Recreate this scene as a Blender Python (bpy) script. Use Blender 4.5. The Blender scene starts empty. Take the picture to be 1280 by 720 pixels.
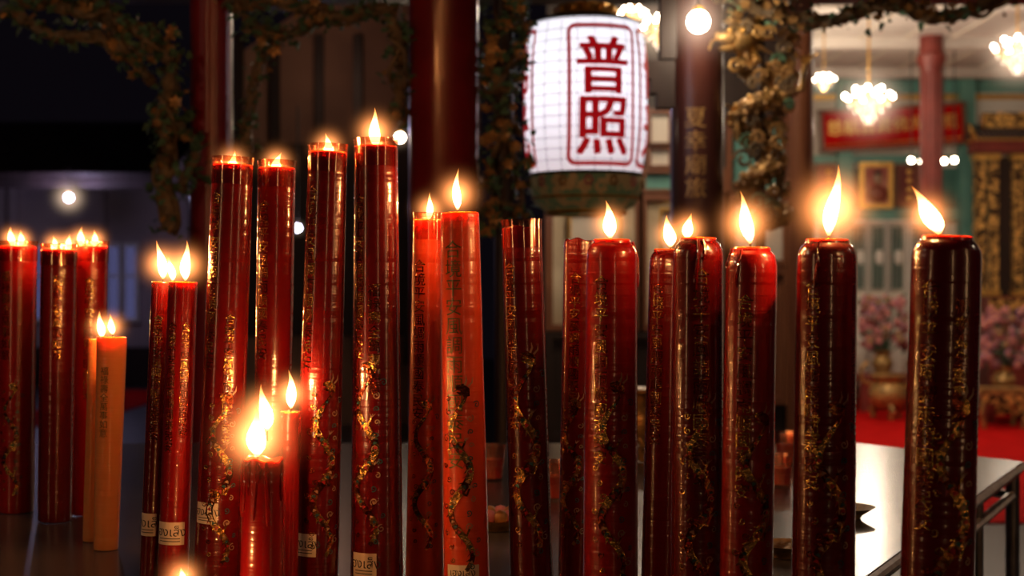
import bpy, bmesh, math, random
from mathutils import Vector, Matrix, Euler
rng = random.Random(11)
F = 1777.78; CZ = 1.245; TZ = 0.80; CPZ = .012
def P(x, y, d): return Vector(((x-640)/F*d, d, CZ-(y-360)/F*d))
scene = bpy.context.scene
COL = scene.collection

# ------------------------------------------------------------ materials
def newmat(name):
    m = bpy.data.materials.new(name); m.use_nodes = True
    nt = m.node_tree
    for n in list(nt.nodes): nt.nodes.remove(n)
    out = nt.nodes.new('ShaderNodeOutputMaterial')
    return m, nt, out
def pmat(name, c1, c2=None, scale=8, rough=0.5, metal=0.0, coat=0.0, sss=0.0, bump=0.0, bscale=None, stretch=(1,1,1), spec=0.5, coatr=0.08, sssr=0.03, detail=4, em=None, emc=None, sharp=False, bstretch=None, thr=.5):
    m, nt, out = newmat(name)
    b = nt.nodes.new('ShaderNodeBsdfPrincipled')
    nt.links.new(b.outputs[0], out.inputs[0])
    tc = nt.nodes.new('ShaderNodeTexCoord')
    mp = nt.nodes.new('ShaderNodeMapping'); mp.inputs['Scale'].default_value = stretch
    nt.links.new(tc.outputs['Object'], mp.inputs[0])
    nz = nt.nodes.new('ShaderNodeTexNoise'); nz.inputs['Scale'].default_value = scale; nz.inputs['Detail'].default_value = detail
    nt.links.new(mp.outputs[0], nz.inputs[0])
    cr = nt.nodes.new('ShaderNodeValToRGB')
    c2 = c2 or tuple(v*0.6 for v in c1)
    cr.color_ramp.elements[0].color = (*c2, 1); cr.color_ramp.elements[1].color = (*c1, 1)
    cr.color_ramp.elements[0].position = thr-.02 if sharp else 0.35; cr.color_ramp.elements[1].position = thr+.02 if sharp else 0.65
    nt.links.new(nz.outputs['Fac'], cr.inputs[0]); nt.links.new(cr.outputs[0], b.inputs['Base Color'])
    b.inputs['Roughness'].default_value = rough; b.inputs['Metallic'].default_value = metal
    b.inputs['Coat Weight'].default_value = coat; b.inputs['Coat Roughness'].default_value = coatr
    b.inputs['Specular IOR Level'].default_value = spec
    if sss:
        b.inputs['Subsurface Weight'].default_value = sss
        b.inputs['Subsurface Radius'].default_value = (1.0, 0.25, 0.1); b.inputs['Subsurface Scale'].default_value = sssr
    if em:
        b.inputs['Emission Color'].default_value = (*(emc or c1), 1); b.inputs['Emission Strength'].default_value = em
    if bump:
        mp2 = nt.nodes.new('ShaderNodeMapping'); mp2.inputs['Scale'].default_value = bstretch or stretch
        nt.links.new(tc.outputs['Object'], mp2.inputs[0])
        n2 = nt.nodes.new('ShaderNodeTexNoise'); n2.inputs['Scale'].default_value = bscale or scale*3; n2.inputs['Detail'].default_value = 3
        nt.links.new(mp2.outputs[0], n2.inputs[0])
        bp = nt.nodes.new('ShaderNodeBump'); bp.inputs['Strength'].default_value = bump; bp.inputs['Distance'].default_value = 0.01
        nt.links.new(n2.outputs['Fac'], bp.inputs['Height']); nt.links.new(bp.outputs[0], b.inputs['Normal'])
        nt.links.new(bp.outputs[0], b.inputs['Coat Normal'])
    return m
def emat(name, c, s):
    m, nt, out = newmat(name)
    e = nt.nodes.new('ShaderNodeEmission'); e.inputs[0].default_value = (*c, 1); e.inputs[1].default_value = s
    nt.links.new(e.outputs[0], out.inputs[0])
    return m
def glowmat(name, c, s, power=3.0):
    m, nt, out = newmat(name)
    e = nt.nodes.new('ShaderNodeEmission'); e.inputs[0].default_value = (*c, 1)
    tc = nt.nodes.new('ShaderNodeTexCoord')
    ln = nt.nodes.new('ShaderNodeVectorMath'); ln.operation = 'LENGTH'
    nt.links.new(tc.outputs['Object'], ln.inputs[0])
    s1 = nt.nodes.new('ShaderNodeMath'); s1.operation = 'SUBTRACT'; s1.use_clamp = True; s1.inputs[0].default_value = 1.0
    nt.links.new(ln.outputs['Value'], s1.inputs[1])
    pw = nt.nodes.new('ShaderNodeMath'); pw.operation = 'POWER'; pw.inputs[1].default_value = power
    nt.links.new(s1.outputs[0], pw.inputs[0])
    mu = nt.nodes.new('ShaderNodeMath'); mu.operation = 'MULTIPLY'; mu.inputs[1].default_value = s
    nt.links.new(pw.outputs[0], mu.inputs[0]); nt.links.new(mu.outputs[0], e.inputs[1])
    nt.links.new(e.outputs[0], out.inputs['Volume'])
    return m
def flamemat():
    m, nt, out = newmat('flame_fire')
    e = nt.nodes.new('ShaderNodeEmission')
    tc = nt.nodes.new('ShaderNodeTexCoord'); sp = nt.nodes.new('ShaderNodeSeparateXYZ')
    nt.links.new(tc.outputs['Generated'], sp.inputs[0])
    cr = nt.nodes.new('ShaderNodeValToRGB'); r = cr.color_ramp
    r.elements[0].position = 0.0; r.elements[0].color = (1.0, .22, .04, 1)
    r.elements[1].position = 1.0; r.elements[1].color = (1.0, .25, .03, 1)
    a = r.elements.new(.18); a.color = (1, .6, .24, 1)
    a = r.elements.new(.6); a.color = (1, .55, .2, 1)
    nt.links.new(sp.outputs[2], cr.inputs[0]); nt.links.new(cr.outputs[0], e.inputs[0])
    c2 = nt.nodes.new('ShaderNodeValToRGB'); r = c2.color_ramp
    r.elements[0].position = 0; r.elements[0].color = (.06,)*3+(1,)
    r.elements[1].position = 1; r.elements[1].color = (.03,)*3+(1,)
    a = r.elements.new(.25); a.color = (.6,)*3+(1,); a = r.elements.new(.5); a.color = (.4,)*3+(1,); a = r.elements.new(.8); a.color = (.10,)*3+(1,)
    nt.links.new(sp.outputs[2], c2.inputs[0])
    mu = nt.nodes.new('ShaderNodeMath'); mu.operation = 'MULTIPLY'; mu.inputs[1].default_value = 30
    nt.links.new(c2.outputs[0], mu.inputs[0]); nt.links.new(mu.outputs[0], e.inputs[1])
    nt.links.new(e.outputs[0], out.inputs[0])
    return m
M = {}
WB=dict(bump=.26, bscale=20, bstretch=(.06,.06,3.2))
M['wax'] = pmat('red_candle_wax', (.34,.004,.003), (.20,.002,.002), 3, .30, coat=1, sss=.35, stretch=(1,1,.3), coatr=.05, **WB)
M['waxd'] = pmat('dark_red_candle_wax', (.15,.0025,.002), (.08,.0015,.0015), 3, .26, coat=1, sss=.25, stretch=(1,1,.3), coatr=.04, **WB)
M['waxo'] = pmat('orange_candle_wax', (.72,.085,.018), (.55,.045,.010), 3, .4, coat=.9, sss=.4, stretch=(1,1,.3), coatr=.10, **WB)
M['waxy'] = pmat('amber_candle_wax', (.85,.36,.11), (.75,.24,.06), 3, .45, coat=.6, sss=.4, stretch=(1,1,.3), coatr=.12, **WB)
M['waxtop'] = pmat('melted_wax', (.85,.06,.012), (.6,.03,.008), 30, .25, coat=.6, sss=.8, bump=.2, bscale=60)
M['foil'] = pmat('worn_gold_foil', (.62,.36,.09), (.16,.03,.01), 38, .24, metal=.95, bump=.4, bscale=150, sharp=True, thr=.50)
M['gold'] = pmat('gold_leaf', (.9,.58,.16), (.6,.33,.08), 60, .32, metal=.8, bump=.3, bscale=150)
M['goldo'] = pmat('old_gilding', (.62,.38,.12), (.16,.10,.04), 25, .4, metal=.5, bump=.4, bscale=60)
M['ink'] = pmat('dark_green_foil', (.07,.09,.03), (.22,.16,.05), 60, .3, metal=.5)
M['teal'] = pmat('teal_foil', (.03,.13,.13), (.03,.07,.09), 50, .3, metal=.4)
M['cream'] = pmat('cream_foil', (.36,.23,.14), (.24,.13,.08), 50, .4)
M['label'] = pmat('paper_label', (.8,.70,.56), (.7,.6,.46), 40, .6)
M['black'] = pmat('black_print', (.02,.015,.015), None, 10, .6)
M['wick'] = pmat('charred_wick', (.03,.015,.01), None, 60, .9)
M['flame'] = flamemat()
M['glow'] = glowmat('flame_glow_halo', (1, .32, .085), 290, 7.4)  # emissive volume imitating the bloom around each flame
M['lglow'] = glowmat('lamp_glow_halo', (1, .70, .48), 10.0, 4.2)  # same painted-in bloom, around bulbs and chandeliers
M['redpaint'] = pmat('red_lacquer', (.22,.008,.011), (.14,.005,.008), 4, .3, coat=.8, coatr=.12, bump=.05)
M['brownpaint'] = pmat('brown_lacquer', (.09,.026,.018), (.055,.015,.011), 6, .4, coat=.3, stretch=(1,1,.2))
M['darkwood'] = pmat('dark_wood', (.030,.014,.010), (.015,.008,.006), 10, .5, stretch=(1,1,.2))
M['wood'] = pmat('brown_wood', (.24,.09,.04), (.15,.05,.025), 10, .45, coat=.2, stretch=(1,1,.15))  # warm brown wood with streaky tone variation
M['leaf'] = pmat('painted_green_leaf', (.11,.23,.14), (.045,.10,.06), 14, .5, spec=.3)
M['bark'] = pmat('painted_bark', (.20,.14,.07), (.08,.06,.035), 20, .6, bump=.5, bscale=50)
M['bloom'] = pmat('gilded_flower', (.55,.34,.12), (.26,.14,.05), 30, .4, metal=.35)
M['marble'] = pmat('grey_marble', (.085,.082,.086), (.045,.043,.048), 3, .22, spec=.30, detail=8)
M['steel'] = pmat('brushed_steel', (.55,.5,.47), (.4,.36,.34), 30, .3, metal=.9)
M['tray'] = pmat('soot_stained_steel', (.10,.05,.04), (.04,.02,.018), 12, .4, metal=.5)
M['floor'] = pmat('stone_tile_floor', (.05,.046,.05), (.03,.027,.03), 1.2, .4)
M['carpet'] = pmat('red_carpet', (.50,.006,.006), (.38,.004,.004), 6, .9, bump=.3, bscale=200, spec=.05)
M['plaster'] = pmat('cream_plaster', (.72,.67,.58), (.62,.57,.49), 2, .7)
M['ceil'] = pmat('white_ceiling', (.66,.62,.57), (.56,.52,.47), 1, .7)
M['green'] = pmat('mint_green_paint', (.15,.38,.32), (.10,.28,.25), 3, .5)
M['dgreen'] = pmat('dark_green_paint', (.05,.17,.14), (.035,.11,.10), 5, .5)
M['hallred'] = pmat('hall_red_paint', (.22,.035,.025), (.14,.02,.015), 5, .45)
M['white'] = pmat('white_paint', (.8,.78,.72), (.7,.68,.62), 3, .5)
M['carve'] = pmat('carved_gilding', (.85,.50,.14), (.03,.015,.01), 26, .4, metal=.4, bump=.6, bscale=40, sharp=True)
M['picture'] = pmat('painted_scroll', (.75,.66,.48), (.48,.38,.24), 3.5, .6, detail=8)
M['portrait'] = pmat('portrait_painting', (.55,.28,.2), (.3,.05,.04), 4, .5)
M['pink'] = pmat('pink_petals', (.60,.26,.30), (.4,.10,.14), 20, .6)
M['magenta'] = pmat('purple_petals', (.32,.15,.32), (.42,.16,.16), 20, .6)
M['glass'] = pmat('window_glass', (.05,.06,.12), (.03,.03,.07), 3, .1, em=.22, emc=(.25,.25,.6))
M['dimwall'] = pmat('dim_plaster_wall', (.46,.38,.38), (.36,.30,.31), 1.5, .7)
M['brwall'] = pmat('brown_plaster_wall', (.30,.17,.11), (.2,.11,.075), 1.5, .7)
M['rooftile'] = pmat('roof_tiles', (.05,.03,.03), (.03,.02,.02), 6, .6)
M['bulb'] = emat('lamp_bulb', (1, .80, .60), 40)
M['tube'] = emat('added_lamp_tube', (1, .50, .22), 20)  # emitter of the added streak lamps only
M['cool'] = emat('cool_lamp_bulb', (.70, .68, 1), 30)
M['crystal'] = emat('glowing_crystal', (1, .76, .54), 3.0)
M['lred'] = pmat('lantern_red_ink', (.45,.003,.008), (.35,.002,.008), 20, .6, em=.24, emc=(.95,.002,.012))  # emission stands in for lantern light coming through the ink
M['redfoil'] = pmat('red_foil', (.4,.01,.012), (.25,.004,.01), 20, .4)
M['lwire'] = pmat('lantern_rib_wire', (.22,.18,.20), None, 20, .5, em=.10, emc=(.5,.45,.5))
M['lgreen'] = pmat('lantern_floral_band', (.05,.14,.06), (.45,.28,.12), 22, .5, em=.05, emc=(.30,.26,.10), sharp=True)  # faint emission put into the band in place of lantern light
def papermat():
    m, nt, out = newmat('lantern_paper')
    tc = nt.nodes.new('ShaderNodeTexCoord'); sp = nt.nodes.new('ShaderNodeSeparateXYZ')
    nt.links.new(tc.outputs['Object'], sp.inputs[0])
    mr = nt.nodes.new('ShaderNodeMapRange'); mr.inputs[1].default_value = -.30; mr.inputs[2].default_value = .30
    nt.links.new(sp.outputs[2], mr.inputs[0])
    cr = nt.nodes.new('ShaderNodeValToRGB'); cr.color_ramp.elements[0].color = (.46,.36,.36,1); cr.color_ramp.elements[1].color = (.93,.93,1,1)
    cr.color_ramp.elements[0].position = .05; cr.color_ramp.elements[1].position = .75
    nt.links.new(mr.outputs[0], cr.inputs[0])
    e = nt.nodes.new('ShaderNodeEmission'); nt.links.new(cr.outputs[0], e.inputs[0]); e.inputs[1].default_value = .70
    d = nt.nodes.new('ShaderNodeBsdfTranslucent'); d.inputs[0].default_value = (.78,.8,.84,1)
    df = nt.nodes.new('ShaderNodeBsdfDiffuse'); df.inputs[0].default_value = (.74,.78,.82,1)
    a = nt.nodes.new('ShaderNodeMixShader'); nt.links.new(d.outputs[0], a.inputs[1]); nt.links.new(df.outputs[0], a.inputs[2])
    b = nt.nodes.new('ShaderNodeAddShader'); nt.links.new(a.outputs[0], b.inputs[0]); nt.links.new(e.outputs[0], b.inputs[1])
    nt.links.new(b.outputs[0], out.inputs[0])
    return m
M['paper'] = papermat()
def filmmat():
    m, nt, out = newmat('clear_wrapper_film')
    t = nt.nodes.new('ShaderNodeBsdfTransparent'); t.inputs[0].default_value = (.9,.62,.5,1)
    g = nt.nodes.new('ShaderNodeBsdfGlossy'); g.inputs[0].default_value = (1,.8,.7,1); g.inputs[1].default_value = .12
    x = nt.nodes.new('ShaderNodeMixShader'); x.inputs[0].default_value = .22
    nt.links.new(t.outputs[0], x.inputs[1]); nt.links.new(g.outputs[0], x.inputs[2]); nt.links.new(x.outputs[0], out.inputs[0])
    return m
M['film'] = filmmat()

# ------------------------------------------------------------ mesh builder
class MB:
    def __init__(s): s.v=[]; s.f=[]; s.m=[]; s.mats=[]
    def mi(s, k):
        if k not in s.mats: s.mats.append(k)
        return s.mats.index(k)
    def add(s, vs, fs, k, T=None):
        o=len(s.v); i=s.mi(k)
        s.v += [ (T@Vector(v)) if T else Vector(v) for v in vs]
        s.f += [tuple(a+o for a in f) for f in fs]; s.m += [i]*len(fs)
    def box(s, c, d, k, T=None):
        x,y,z=[a/2 for a in d]; c=Vector(c)
        vs=[c+Vector((sx*x,sy*y,sz*z)) for sx in(-1,1) for sy in(-1,1) for sz in(-1,1)]
        s.add(vs,[(0,1,3,2),(4,6,7,5),(0,4,5,1),(2,3,7,6),(0,2,6,4),(1,5,7,3)],k,T)
    def lathe(s, prof, k, c=(0,0,0), n=32, T=None, jit=0):
        c=Vector(c); vs=[]; fs=[]
        for r,z in prof:
            for i in range(n):
                a=2*math.pi*i/n; rr=max(r,1e-5)
                vs.append(c+Vector((rr*math.sin(a),-rr*math.cos(a),z)))
        for j in range(len(prof)-1):
            for i in range(n):
                a=j*n+i; b=j*n+(i+1)%n
                fs.append((a,b,b+n,a+n))
        s.add(vs,fs,k,T)
    def ball(s, c, r, k, n=10, sc=(1,1,1)):
        m=max(5,n//2+1)
        T=Matrix.Translation(Vector(c))@Matrix.Diagonal((*sc,1))
        s.lathe([(r*math.sin(math.pi*i/m), -r*math.cos(math.pi*i/m)) for i in range(m+1)],k,n=n,T=T)
    def tube(s, pts, rad, k, n=8):
        pts=[Vector(p) for p in pts]; vs=[]; fs=[]
        if not hasattr(rad,'__len__'): rad=[rad]*len(pts)
        up=Vector((0.13,0.21,1)).normalized()
        for i,p in enumerate(pts):
            t=(pts[min(i+1,len(pts)-1)]-pts[max(i-1,0)])
            t = t.normalized() if t.length>1e-9 else Vector((0,0,1))
            a=up.cross(t)
            if a.length<.1: a=Vector((1,0,0)).cross(t)
            a.normalize(); b=t.cross(a)
            for j in range(n):
                q=2*math.pi*j/n
                vs.append(p+(a*math.cos(q)+b*math.sin(q))*rad[i])
        for i in range(len(pts)-1):
            for j in range(n):
                x=i*n+j; y=i*n+(j+1)%n
                fs.append((x,y,y+n,x+n))
        fs.append(tuple(range(n))[::-1]); fs.append(tuple(range((len(pts)-1)*n,len(pts)*n)))
        s.add(vs,fs,k)
    def obj(s, name, parent=None, smooth=True, origin=None):
        me=bpy.data.meshes.new(name)
        o=Vector(origin) if origin is not None else Vector((0,0,0))
        me.from_pydata([v-o for v in s.v],[],s.f); me.update()
        for k in s.mats: me.materials.append(M[k])
        me.polygons.foreach_set('material_index', s.m)
        if smooth:
            me.polygons.foreach_set('use_smooth',[True]*len(me.polygons))
            try: me.set_sharp_from_angle(angle=math.radians(42))
            except Exception: pass
        ob=bpy.data.objects.new(name,me); ob.location=o; COL.objects.link(ob)
        if parent: ob.parent=parent
        return ob
def empty(name, loc=(0,0,0)):
    e=bpy.data.objects.new(name,None); e.location=loc; e.empty_display_size=.05; COL.objects.link(e); return e
def setparent(ch, par):
    bpy.context.view_layer.update()
    ch.parent=par; ch.matrix_parent_inverse=par.matrix_world.inverted()

# ------------------------------------------------------------ text
_tc={}
def text_geo(body, size, step=.01, offset=0.0, line=1.0):
    key=(body,size,step,offset,line)
    if key in _tc: return _tc[key]
    cu=bpy.data.curves.new('t','FONT'); cu.body=body; cu.size=size; cu.align_x='CENTER'; cu.align_y='CENTER'
    cu.resolution_u=2; cu.offset=offset; cu.space_line=line
    ob=bpy.data.objects.new('t',cu); COL.objects.link(ob)
    dg=bpy.context.evaluated_depsgraph_get(); dg.update()
    me=bpy.data.meshes.new_from_object(ob.evaluated_get(dg))
    bm=bmesh.new(); bm.from_mesh(me)
    if bm.verts:
        x0=min(v.co.x for v in bm.verts); x1=max(v.co.x for v in bm.verts)
        y0=min(v.co.y for v in bm.verts); y1=max(v.co.y for v in bm.verts)
        x=x0+step
        while x<x1:
            bmesh.ops.bisect_plane(bm,geom=bm.verts[:]+bm.edges[:]+bm.faces[:],plane_co=(x,0,0),plane_no=(1,0,0)); x+=step
        bm.verts.ensure_lookup_table()
        cx=(x0+x1)/2; cy=(y0+y1)/2
        vs=[(v.co.x-cx,v.co.y-cy) for v in bm.verts]; fs=[tuple(v.index for v in f.verts) for f in bm.faces]
        bm.normal_update()
        if bm.faces and sum(f.normal.z*f.calc_area() for f in bm.faces)<0: fs=[f[::-1] for f in fs]
    else: vs=[];fs=[]
    bm.free(); COL.objects.unlink(ob); bpy.data.objects.remove(ob); bpy.data.curves.remove(cu)
    _tc[key]=(vs,fs); return vs,fs
def wrap(mb, vs, fs, k, R, phi, z0, raise_=.0008, c=(0,0), mirror=False):
    out=[]
    for u,v in vs:
        z=z0+v; r=(R(z) if callable(R) else R)
        a=phi+u/r; r+=raise_
        out.append((c[0]+r*math.sin(a), c[1]-r*math.cos(a), z))
    mb.add(out,fs,k)

# 2D shape helpers
def rect2(w,h,nx=8): 
    vs=[];fs=[]
    for i in range(nx+1):
        x=-w/2+w*i/nx; vs+=[(x,-h/2),(x,h/2)]
    for i in range(nx): fs.append((2*i,2*i+2,2*i+3,2*i+1))
    return vs,fs
def ribbon(pts, ws):
    vs=[];fs=[]
    n=len(pts)
    for i in range(n):
        a=pts[max(i-1,0)]; b=pts[min(i+1,n-1)]
        dx,dy=b[0]-a[0],b[1]-a[1]; l=math.hypot(dx,dy) or 1
        w=ws[i] if hasattr(ws,'__len__') else ws
        nx,ny=-dy/l*w/2,dx/l*w/2
        vs+=[(pts[i][0]+nx,pts[i][1]+ny),(pts[i][0]-nx,pts[i][1]-ny)]
    for i in range(n-1): fs.append((2*i+1,2*i+3,2*i+2,2*i))
    return vs,fs
def swirl(cx,cy,r,turns=1.3,a0=0,sgn=1,w=.0022):
    n=14
    return ribbon([(cx+r*(1-i/n*.8)*math.cos(a0+sgn*turns*2*math.pi*i/n), cy+r*(1-i/n*.8)*math.sin(a0+sgn*turns*2*math.pi*i/n)) for i in range(n+1)],w)
def dragon_art(h):
    L=[]
    n=70
    cl=[(.017*math.sin(i/n*math.pi*4.2+.4)*(1-.2*i/n), -h/2+h*i/n) for i in range(n+1)]
    ws=[.003+.0085*math.sin(math.pi*min(1,i/n*.93+.07))**.7 for i in range(n+1)]
    L.append(('foil',)+ribbon(cl,ws)+(0.0,))
    for i in range(3,n-3,2):
        x,y=cl[i]; x2,y2=cl[i+1]
        L.append((('teal','cream','foil','redfoil')[(i//2)%4],)+ribbon([(x,y),((x+x2)/2,(y+y2)/2),(x2,y2)],[ws[i]*.62,ws[i]*.45,ws[i]*.1])+(.0004,))
    for i in range(4,n-6,3): # fins
        x,y=cl[i]; a=cl[i+1]; dx,dy=a[0]-x,a[1]-y; l=math.hypot(dx,dy); nx,ny=-dy/l,dx/l
        L.append(('redfoil' if i%2 else 'foil',)+ribbon([(x+nx*ws[i]*.45,y+ny*ws[i]*.45),(x+nx*(ws[i]*.45+.005)-dx,y+ny*(ws[i]*.45+.005)-dy)],[.003,.0006])+(0.0,))
    hx,hy=cl[-1]
    L.append(('foil',)+ribbon([(hx,hy-.003),(hx-.002,hy+.006),(hx-.007,hy+.011),(hx-.016,hy+.011)],[.009,.014,.012,.005])+(.0003,))
    L.append(('foil',)+ribbon([(hx-.004,hy+.003),(hx-.010,hy+.002),(hx-.015,hy+.004)],[.006,.004,.001])+(.0003,))
    L.append(('cream',)+ribbon([(hx+.002,hy+.012),(hx+.008,hy+.018),(hx+.009,hy+.026)],[.003,.0025,.0006])+(.0003,))
    L.append(('cream',)+ribbon([(hx-.003,hy+.014),(hx,hy+.021),(hx-.001,hy+.028)],[.003,.0025,.0006])+(.0003,))
    e=rect2(.003,.002,1)
    L.append(('black',[(hx-.006+u,hy+.012+v) for u,v in e[0]],e[1],.0008))
    for t in (.22,.45,.72): # legs + claws
        i=int(n*t); x,y=cl[i]; s=1 if x<0 else -1
        L.append(('foil',)+ribbon([(x,y),(x+s*.010,y-.004),(x+s*.014,y+.006)],[.006,.004,.003])+(.0002,))
        for q in (-.004,0,.004): L.append(('cream',)+ribbon([(x+s*.014,y+.006),(x+s*.017+q,y+.012)],[.0018,.0004])+(.0003,))
    rr=random.Random(4)
    for i in range(26):
        y=-h/2+h*(i+.5)/26; x=(-1 if i%2 else 1)*rr.uniform(.012,.027)
        L.append((('teal','foil','cream','foil')[i%4],)+swirl(x,y,rr.uniform(.004,.007),1.2,rr.uniform(0,6),rr.choice((-1,1)),.0016)+(0.0,))
    return L
DART=dragon_art(.26)

# ------------------------------------------------------------ candles
unit_sphere={}
def glow(pos, R, k, parent, name='glow_halo', sc=(1,1,1)):  # sphere of emissive volume drawn as a light halo
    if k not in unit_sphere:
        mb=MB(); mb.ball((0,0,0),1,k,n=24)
        o=mb.obj('glow_halo'); unit_sphere[k]=o.data; bpy.data.objects.remove(o)
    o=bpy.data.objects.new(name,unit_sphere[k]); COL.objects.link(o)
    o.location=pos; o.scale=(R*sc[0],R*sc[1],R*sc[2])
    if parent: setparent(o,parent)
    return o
def light(pos, e, c, r=.01, parent=None, name='light'):
    l=bpy.data.lights.new(name,'POINT'); l.energy=e; l.color=c; l.shadow_soft_size=r
    o=bpy.data.objects.new(name,l); o.location=pos; COL.objects.link(o)
    if parent: setparent(o,parent)
    return o
FC=(1,.36,.10)
FE=2.8
def flame(x, yt, yb, d, parent, lean=0, w=.19, e=1.0, gl=1.0, base=None, wick=True):
    b=P(x,yb,d) if base is None else base
    h=(yb-yt)/F*d
    lx=lean/F*d
    prof=[0,.45,.8,.97,1,.93,.78,.6,.42,.26,.12,.0]
    mb=MB(); n=14; vs=[];fs=[]
    ph=rng.uniform(0,6)
    for i,p in enumerate(prof):
        t=i/(len(prof)-1); r=max(h*w*.84*p,1e-5)
        cx=lx*t**1.3+h*.05*math.sin(t*5+ph)*t; cy=h*.02*math.cos(t*4+ph)*t
        for j in range(n):
            a=2*math.pi*j/n; vs.append((b.x+cx+r*math.cos(a),b.y+cy+r*math.sin(a),b.z+h*t))
    for i in range(len(prof)-1):
        for j in range(n): fs.append((i*n+j,i*n+(j+1)%n,(i+1)*n+(j+1)%n,(i+1)*n+j))
    mb.add(vs,fs,'flame'); o=mb.obj('flame',origin=b); setparent(o,parent)
    c=b+Vector((lx*.4,0,h*.40))
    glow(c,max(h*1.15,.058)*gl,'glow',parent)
    light(b+Vector((lx*.5,-.0,h*.6)),FE*e*(h/.045),FC,.007,parent,'flame_light')
    if wick:
        mb=MB(); mb.tube([b+Vector((0,0,-.012)),b+Vector((0,0,0)),b+Vector((.001,0,h*.12)),b+Vector((.003,0,h*.2))],[.0014,.0014,.0012,.0007],'wick',6)
        setparent(mb.obj('wick'),parent)
LET1='合\n境\n平\n安\n風\n調\n雨\n順\n國\n泰\n民\n安'
LET2='福\n祿\n壽\n全\n萬\n事\n如\n意'
def candle(xt,yt,wt,xb,wb,d,kind='flat',wax='wax',flames=(),letters=(),label=None,dragon=None,collar=False,drips=0,rough=0):
    sl=(xb-xt)/(700-yt)
    BZ=TZ+.0008+wb/2/F*d*min(.2,abs(sl))
    yb=360+(CZ-BZ)*F/d
    xbase=xt+sl*(yb-yt)
    B=Vector(((xbase-640)/F*d,d,BZ)); T=P(xt,yt,d)
    ax=T-B; L=ax.length
    rt=wt/2/F*d; rb=(wb)/2/F*d
    q=Vector((0,0,1)).rotation_difference(ax.normalized())
    Rf=lambda z: rb+(rt-rb)*min(max(z/L,0),1)
    mb=MB(); n=48
    prof=[(0,0),(rb*.97,0),(rb,.003)]
    nz=26
    top=L-(.03 if kind=='dome' else .006)
    for i in range(1,nz): 
        z=.003+(top-.003)*i/nz; prof.append((Rf(z)*(1+rng.uniform(-.005,.005)),z))
    prof.append((rt,top))
    if kind=='dome':
        caps=[(rt*1.0,L-.024),(rt*.97,L-.016),(rt*.88,L-.009),(rt*.78,L-.005),(rt*.74,L-.004),(rt*.735,L-.001)]
        tp=[(rt*.735,L-.001),(rt*.70,L+.001),(rt*.64,L),(rt*.60,L-.005),(rt*.3,L-.008),(0,L-.009)]
    else:
        caps=[(rt*.99,L-.002)]
        tp=[(rt*.99,L-.002),(rt*.95,L),(rt*.88,L-.001),(rt*.84,L-.006),(rt*.5,L-.011),(0,L-.012)]
    mb.lathe(prof+caps,wax,n=n); mb.lathe(tp,'waxtop' if flames else wax,n=n)
    if rough:
        for v in mb.v:
            if v.z>L-.02:
                a=math.atan2(v.y,v.x); v.z+=rough*(math.sin(a*3+1)+.6*math.sin(a*7+2))*.5*min(1,math.hypot(v.x,v.y)/rt)
    for i in range(drips):
        a=rng.uniform(-1.6,1.6); l=min(rng.uniform(.02,.09),L*.6); r0=.0018
        pts=[];rs=[]
        for j in range(8):
            t=j/7; z=L-.002-l*t; rr=Rf(z)+.0004 if t>0.08 else rt*.93
            if kind=='dome' and z>L-.024: rr=rt*(.8+.2*min(1,(L-z)/.024))
            aa=a+.05*math.sin(t*4+i); pts.append((rr*math.sin(aa),-rr*math.cos(aa),z)); rs.append(r0*(1+.7*t) if j<7 else r0*.6)
        mb.tube(pts,rs,wax,6)
    o=mb.obj('temple_candle'); o.location=B; o.rotation_mode='QUATERNION'; o.rotation_quaternion=q
    def child(mb,name,smooth=True):
        c=mb.obj(name,smooth=smooth); c.parent=o; return c
    if collar:
        m2=MB(); m2.lathe([(rt*1.02,L-.03),(rt*1.03,L+.004),(rt*1.06,L+.011),(rt*1.045,L+.011),(rt*1.015,L+.003)],'film',n=40); child(m2,'wrapper_film')
    for (txt,phi,size,zt,k) in letters:
        m2=MB(); vs,fs=text_geo(txt,size,.006,.0,1.0)
        if vs:
            hh=max(v for u,v in vs)
            wrap(m2,vs,fs,k,Rf,math.radians(phi),L-zt-hh,.0007); child(m2,'gold_lettering')
    if dragon is not None:
        m2=MB(); zc,phi,sc=dragon; zc=max(zc,.14*sc)
        for k,vs,fs,ra in DART:
            wrap(m2,[(u*sc,v*sc) for u,v in vs],fs,k,Rf,math.radians(phi),zc,.0008+ra)
        child(m2,'dragon_decoration')
    if label:
        lx,ly,lw,lh=label
        z=(CZ-(ly-360)/F*d)-BZ
        xc=xt+sl*(ly-yt); s=max(-.95,min(.95,(lx-xc)/(Rf(z)*F/d))); phi=math.asin(s)
        m2=MB(); W=lw/F*d/max(.5,math.cos(phi)); H=lh/F*d
        vs,fs=rect2(W,H,10); wrap(m2,vs,fs,'label',Rf,phi,z,.0006)
        vs,fs=text_geo('เฮงเส็ง',H*.55,.005); 
        if vs: wrap(m2,vs,fs,'black',Rf,phi,z+H*.12,.001)
        for j in range(2):
            vs,fs=rect2(W*.7,H*.035,6); wrap(m2,vs,fs,'black',Rf,phi,z-H*(.22+.12*j),.001)
        child(m2,'paper_label')
    for fl in flames: flame(fl[0],fl[1],fl[2],d,o,*fl[3:])
    return o
def g(phi,size,zt,txt=LET1,k='foil'): return (txt,phi,size,zt,k)
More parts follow.
